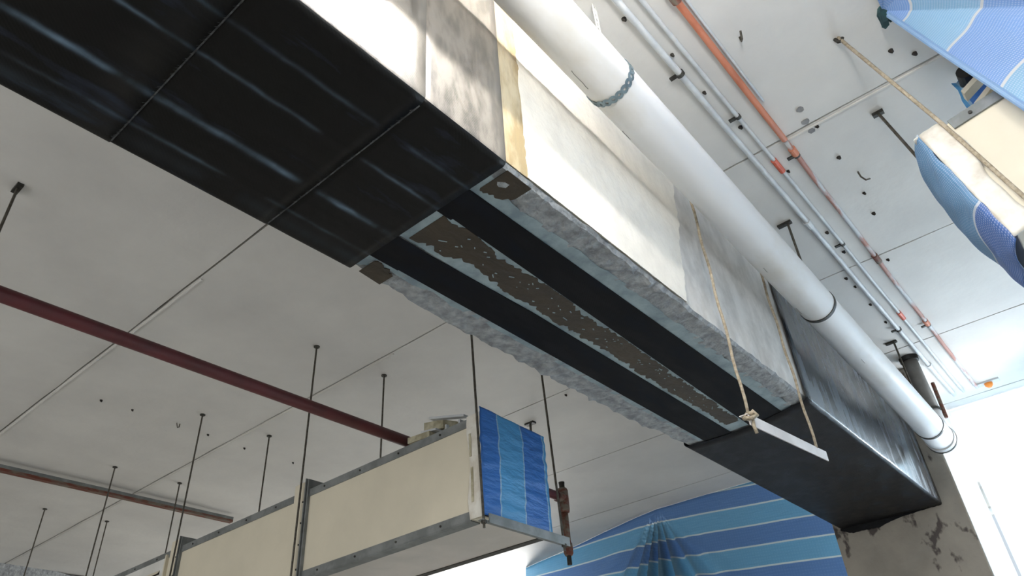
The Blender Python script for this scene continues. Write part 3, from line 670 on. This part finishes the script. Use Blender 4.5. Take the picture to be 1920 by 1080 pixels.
# trapeze hangers: two threaded rods and a bar under the duct
hangers = [(-2.03, 'trapeze hanger of two rods and a bar under the blue-covered duct end'),
           (-3.245, 'trapeze hanger at the first joint of the cream duct, crossing the red pipe'),
           (-4.49, 'trapeze hanger at the second duct joint beside the louvre'),
           (-5.72, 'trapeze hanger of the cream duct next after the one beside the louvre'),
           (-6.95, 'last trapeze hanger of the cream duct, nearest the far raw beam')]
for i, (x, lb) in enumerate(hangers):
    h = root('trapeze_hanger', (x, 2.45, ZC), lb, 'hanger', 'trapeze hangers of the cream duct')
    ybk = 2.73
    xs = x if i else -1.978
    for y in (2.205, ybk):
        if i == 0: top = (-2.02, y, ZC); bot = (-1.965, y if y > 2.5 else 2.200, DZ0-.06)
        else: top = (x, y, ZC); bot = (x-.0, y-.01 if y < 2.5 else y, DZ0-.06)
        obj('threaded_rod', tube([top, bot], .0055, 8), m_rod, h)
        obj('ceiling_washer', tube([(top[0], y, ZC), (top[0], y, ZC-.006)], .018, 12), m_darkmetal, h)
        obj('rod_nut', tube([(bot[0], bot[1], DZ0-.042), (bot[0], bot[1], DZ0-.030)], .012, 6), m_darkmetal, h)
    bx = bot[0]
    zl = 0 if i == 0 else -.02
    obj('trapeze_bar', box(bx-.022, bx+.004, 2.19, 2.765, DZ0-.030+zl, DZ0-.026+zl), m_galv, h)
    obj('bar_web', box(bx+.004, bx+.008, 2.19 if i else 2.225, 2.765, DZ0-.036+zl, DZ0+.003+zl*1.3), m_galv, h)

# stray rod hanging at the left edge of the view
r = root('hanger_rod', (-3.03, .483, ZC), 'lone bent rod hanging from the ceiling above the red pipe', 'rod')
obj('threaded_rod', tube([(-3.03, .483, ZC), (-3.03, .483, 3.2), (-3.05, .483, 3.1), (-3.03, .47, 2.6)], .006, 8), m_rod, r)
obj('ceiling_bracket', box(-3.07, -3.0, .47, .496, ZC-.014, ZC), m_darkmetal, r)
r = root('hanger_rod', (-3.07, 3.99, ZC), 'short cut rod stub behind the blue-covered duct end', 'rod')
obj('threaded_rod', tube([(-3.07, 3.99, ZC), (-3.07, 3.99, 3.6)], .009, 8), m_rod, r)
obj('ceiling_bracket', box(-3.11, -3.03, 3.97, 4.01, ZC-.014, ZC), m_darkmetal, r)

# ------------------------------------------------------------------ hanging white slat on two ropes
sl = root('hanging_slat', (-.81, 2.6, 2.60), 'white metal slat dangling level on two beige ropes below the beam', 'slat')
A = Vector((-.812, 2.222, 2.585)); B = Vector((-.812, 2.955, 2.655)); d = (B-A)
obj('slat_face', obox(A+Vector((-.002, 0, -.022)), d, (.004, 0, 0), (0, .002, .040)), m_slat, sl)
obj('slat_lip', obox(A+Vector((-.03, 0, .016)), d, (.03, 0, 0), (0, 0, .003)), m_slat, sl)
for (y, zb_) in ((2.228, 2.60), (2.855, 2.66)):
    k = 24; obj('rope', tube([(-.812+.0025*math.sin(i*1.3), y+.0025*math.cos(i*1.3)*0+(.02*i/k-.0)*(-.4 if y < 2.5 else -1), lerp(zb_, ZC, i/k)) for i in range(k+1)], .0055, 8), m_rope, sl, smooth=True)
obj('rope_knot', tube([(-.80, 2.228, 2.61), (-.79, 2.24, 2.595), (-.80, 2.215, 2.58), (-.825, 2.22, 2.59), (-.82, 2.24, 2.61), (-.795, 2.225, 2.60)], .008, 8), m_rope, sl, smooth=True)
obj('rope_tail', tube([(-.80, 2.228, 2.59), (-.805, 2.232, 2.56), (-.803, 2.236, 2.535)], .006, 8), m_rope, sl, smooth=True)

# ------------------------------------------------------------------ right duct, tilted
T = math.radians(10); O = Vector((0.0, 2.231, 3.30)); e1 = Vector((math.cos(T), 0, math.sin(T)*.95)).normalized(); e2 = Vector((math.sin(T)*.95+.02, 0, -math.cos(T))).normalized(); e3 = Vector((0, 1, 0))
rd = root('air_duct', O, 'tilted cream air duct piece whose cut end is wrapped in white and blue sheet', 'duct')
HD = .46
obj('duct_panel', obox(O, e1*2.2, e2*HD, e3*.437), m_cream, rd, bevel=.003)
obj('top_flange', obox(O+e1*.078-e3*.008-e2*.004, e1*2.1, e2*.040, e3*.008), m_galv, rd)
obj('bottom_flange', obox(O+e1*.078-e3*.008+e2*(HD-.036), e1*2.1, e2*.040, e3*.008), m_galv, rd)
for s in (.14, .42): obj('flange_bolt', tube([O+e1*s-e3*.013+e2*.018, O+e1*s-e3*.006+e2*.018], .006, 8), m_darkmetal, rd)
bm = grid(lambda u, v: O+e1*lerp(-.012, .062+.012*math.sin(v*7)+.01*nz(v*5, 1, 1), u)-e3*(.010+.006*math.sin(pi*u)+.004*nz(u*3, v*9, 0))+e2*lerp(-.012, HD+.01, v), 8, 30)
o = obj('white_wrap', bm, m_tape, rd, smooth=True, label='white taped edge of the wrapped duct end'); solid(o, .004)
def bag(u, v):
    # u: front edge -> back edge, v: top -> bottom
    bulge = .055*math.sin(pi*min(1, u*1.1))**.6*(.45+.75*math.sin(pi*min(1, .15+v*.8))) if 0 < u < .95 else 0
    p = O-e1*(.012+bulge+.010*nz(u*5, v*6, 2)) + e3*lerp(-.012, .455, u) + e2*lerp(-.02, HD+.035*math.sin(pi*u)+.02, v)
    return p
bm = grid(bag, 28, 40, uvf=lambda u, v: (u*.45, v*.46+.05*nz(u*3, v*2, 0)))
o = obj('tarpaulin_cover', bm, m_tarp_bag, rd, smooth=True, label='blue checked tarpaulin bulging over the duct end'); solid(o, .003)
bm = grid(lambda u, v: O+e1*lerp(-.03, .05, u)+e3*lerp(-.01, .3, v)-e2*(.010+.006*nz(u*4, v*4, 0)), 8, 16)
o = obj('white_wrap', bm, m_tape, rd, smooth=True); solid(o, .003)
# guy rope and rod of that duct, both leaning
r = root('guy_rope', (-.092, 2.217, ZC), 'beige rope slanting from the ceiling across the tilted duct', 'rope')
obj('rope', tube([(-.092, 2.217, ZC), (.06, 2.205, 3.303), (.145, 2.20, 2.93), (.17, 2.20, 2.82)], .0065, 8), m_rope, r, smooth=True)
obj('ceiling_hook', tube([(-.105, 2.215, ZC), (-.098, 2.217, ZC-.02), (-.088, 2.217, ZC-.026), (-.08, 2.217, ZC-.012)], .007, 8), m_darkmetal, r)
r = root('hanger_rod', (-.108, 2.71, ZC), 'dark steel rod leaning from the ceiling to the back of the tilted duct', 'rod')
obj('threaded_rod', tube([(-.108, 2.71, ZC), (-.028, 2.70, 3.44)], .006, 8), m_rod, r)
obj('ceiling_bracket', box(-.13, -.085, 2.70, 2.72, ZC-.016, ZC), m_darkmetal, r)
# things above the tilted duct
r = root('wrapped_stub', (.225, 2.72, 3.7), 'blue sheeted pipe stub with a black open end above the tilted duct', 'pipe')
bm = grid(lambda u, v: (lerp(.17, .30, v)+.012*nz(u*6, v*3, 0)+.02*u, 2.72+.05*math.sin(v*pi)*0+.03*nz(u*5, v*5, 3), lerp(3.86, 3.36, u)), 14, 8, uvf=lambda u, v: (u, v*.1))
o = obj('blue_sheet', bm, m_tarp_end, r, smooth=True); solid(o, .004)
obj('stub_end', tube([(.225, 2.66, 3.835), (.225, 2.75, 3.835)], [.032, .034], 16), m_black, r)
r = root('panel_bracket', (.26, 2.6, 3.5), 'cream folded panel bracket standing on the tilted duct', 'bracket')
obj('bracket_plate', obox((.215, 2.58, 3.44), (.17, 0, .02), (-.02, 0, .16), (0, .01, 0)), m_foam, r)
obj('bracket_fold', obox((.19, 2.54, 3.56), (.10, 0, .07), (-.004, 0, .02), (0, .05, 0)), m_cream, r)
obj('bracket_fold', obox((.175, 2.53, 3.63), (.09, 0, .05), (-.004, 0, .02), (0, .05, 0)), m_cream, r)

# ------------------------------------------------------------------ tarpaulins
def uvz(p): return (p[0], p[2]+.08*(p[0]+2.75))
# far tarpaulin: hung from the slab, gathered at one point
TP = [(-5.7, 7.09), (-4.9, 6.88), (-4.2, 6.66), (-3.5, 6.47), (-2.9, 6.49), (-2.2, 6.52), (-1.3, 6.55), (-1.0, 6.56)]
def poly(path, t):
    n = len(path)-1; x = lerp(path[0][0], path[-1][0], t)
    for a, b in zip(path[:-1], path[1:]):
        if a[0] <= x <= b[0]+1e-6: return x, lerp(a[1], b[1], (x-a[0])/(b[0]-a[0]))
    return path[-1]
def fartarp(u, v):
    x, y = poly(TP, u); z = lerp(3.8985, 1.6, v)
    dz = 3.9-z; ang = math.atan2(x+3.5, dz+.03); r = math.hypot(x+3.5, dz)
    fold = .10*min(1, r*1.5)*math.exp(-((ang+.15)/.55)**2)*math.sin(ang*26)*1.2 + .03*math.exp(-((ang+.9)/.5)**2)*math.sin(ang*18)*min(1, r)
    sag = 0
    return (x, y+fold+.015*nz(x*2, z*2, 0), z-.0)
bm = grid(fartarp, 260, 70, uvf=lambda u, v: uvz(fartarp(u, v)))
o = obj('tarpaulin', bm, m_tarp_far, loc=(-3.5, 6.5, 3.88), smooth=True); solid(o, .003)
tag(o, 'striped blue tarpaulin hung from the ceiling behind the column, gathered at one point', 'tarpaulin')
# right curtain, backlit
def rtarp(u, v):
    x = lerp(-.74, 3.2, u); z = lerp(3.895, .6, v)
    f = .05*math.sin(x*9+z*.9)*min(1, v*3)+.03*math.sin(x*23+z*2)*min(1, v*2)
    return (x+.03*v, 6.27+f*min(1, u*6), z)
bm = grid(rtarp, 160, 40, uvf=lambda u, v: (u*3.9, v*3.3))
o = obj('tarpaulin', bm, m_tarp_right, loc=(.8, 6.0, 3.88), smooth=True); solid(o, .003)
tag(o, 'pale backlit blue tarpaulin curtain beside the column', 'tarpaulin')
# near tarpaulin, gathered at a knot on the slab
KA = Vector((.074, 2.19, 3.872))
E = [Vector(e) for e in ((.30, 2.02, 2.86), (.66, 1.85, 3.0), (.80, 1.35, 3.30), (.55, .9, 3.66), (.10, .95, 3.86))]
def neartarp(u, v):
    q = v*(len(E)-1); i = min(int(q), len(E)-2); e = E[i].lerp(E[i+1], q-i)
    r = u*1.25
    p = KA.lerp(e, r)
    nrm = Vector((-.3, .5, .6)); f = math.sin(v*34+.8*nz(u*2, v*3, 0))*.018*min(1, r*2.2)*(1-.3*r)+.02*nz(u*3, v*5, 2)*r
    hang = -.05*math.sin(pi*min(1, v*1.0))*r
    return p+nrm*f+Vector((0, 0, hang))
bm = grid(neartarp, 70, 150, uvf=lambda u, v: (u*1.25, v*2.0))
o = obj('tarpaulin', bm, m_tarp_near, loc=KA, smooth=True); solid(o, .003)
tag(o, 'pale blue checked tarpaulin knotted to the ceiling above the tilted duct', 'tarpaulin')
hem = obj('hem', tube([neartarp(i/30, 0.003) for i in range(1, 31)], .010, 8), m_tarp_near, o)
hem.data.uv_layers.new(name='UVMap')
bm = tube([KA+Vector((0, 0, .02)), KA+Vector((-.005, .0, -.012)), KA+Vector((-.01, .02, -.03)), KA+Vector((-.016, .035, -.036)), KA+Vector((-.018, .045, -.040))], [.010, .018, .013, .014, .003], 10, wob=.5)
obj('knot', bm, m_green, o)
obj('knot', tube([KA+Vector((.0, .0, -.01)), KA+Vector((.008, .022, -.026)), KA+Vector((.006, .035, -.036))], [.014, .010, .003], 8, wob=.5), m_green, o)
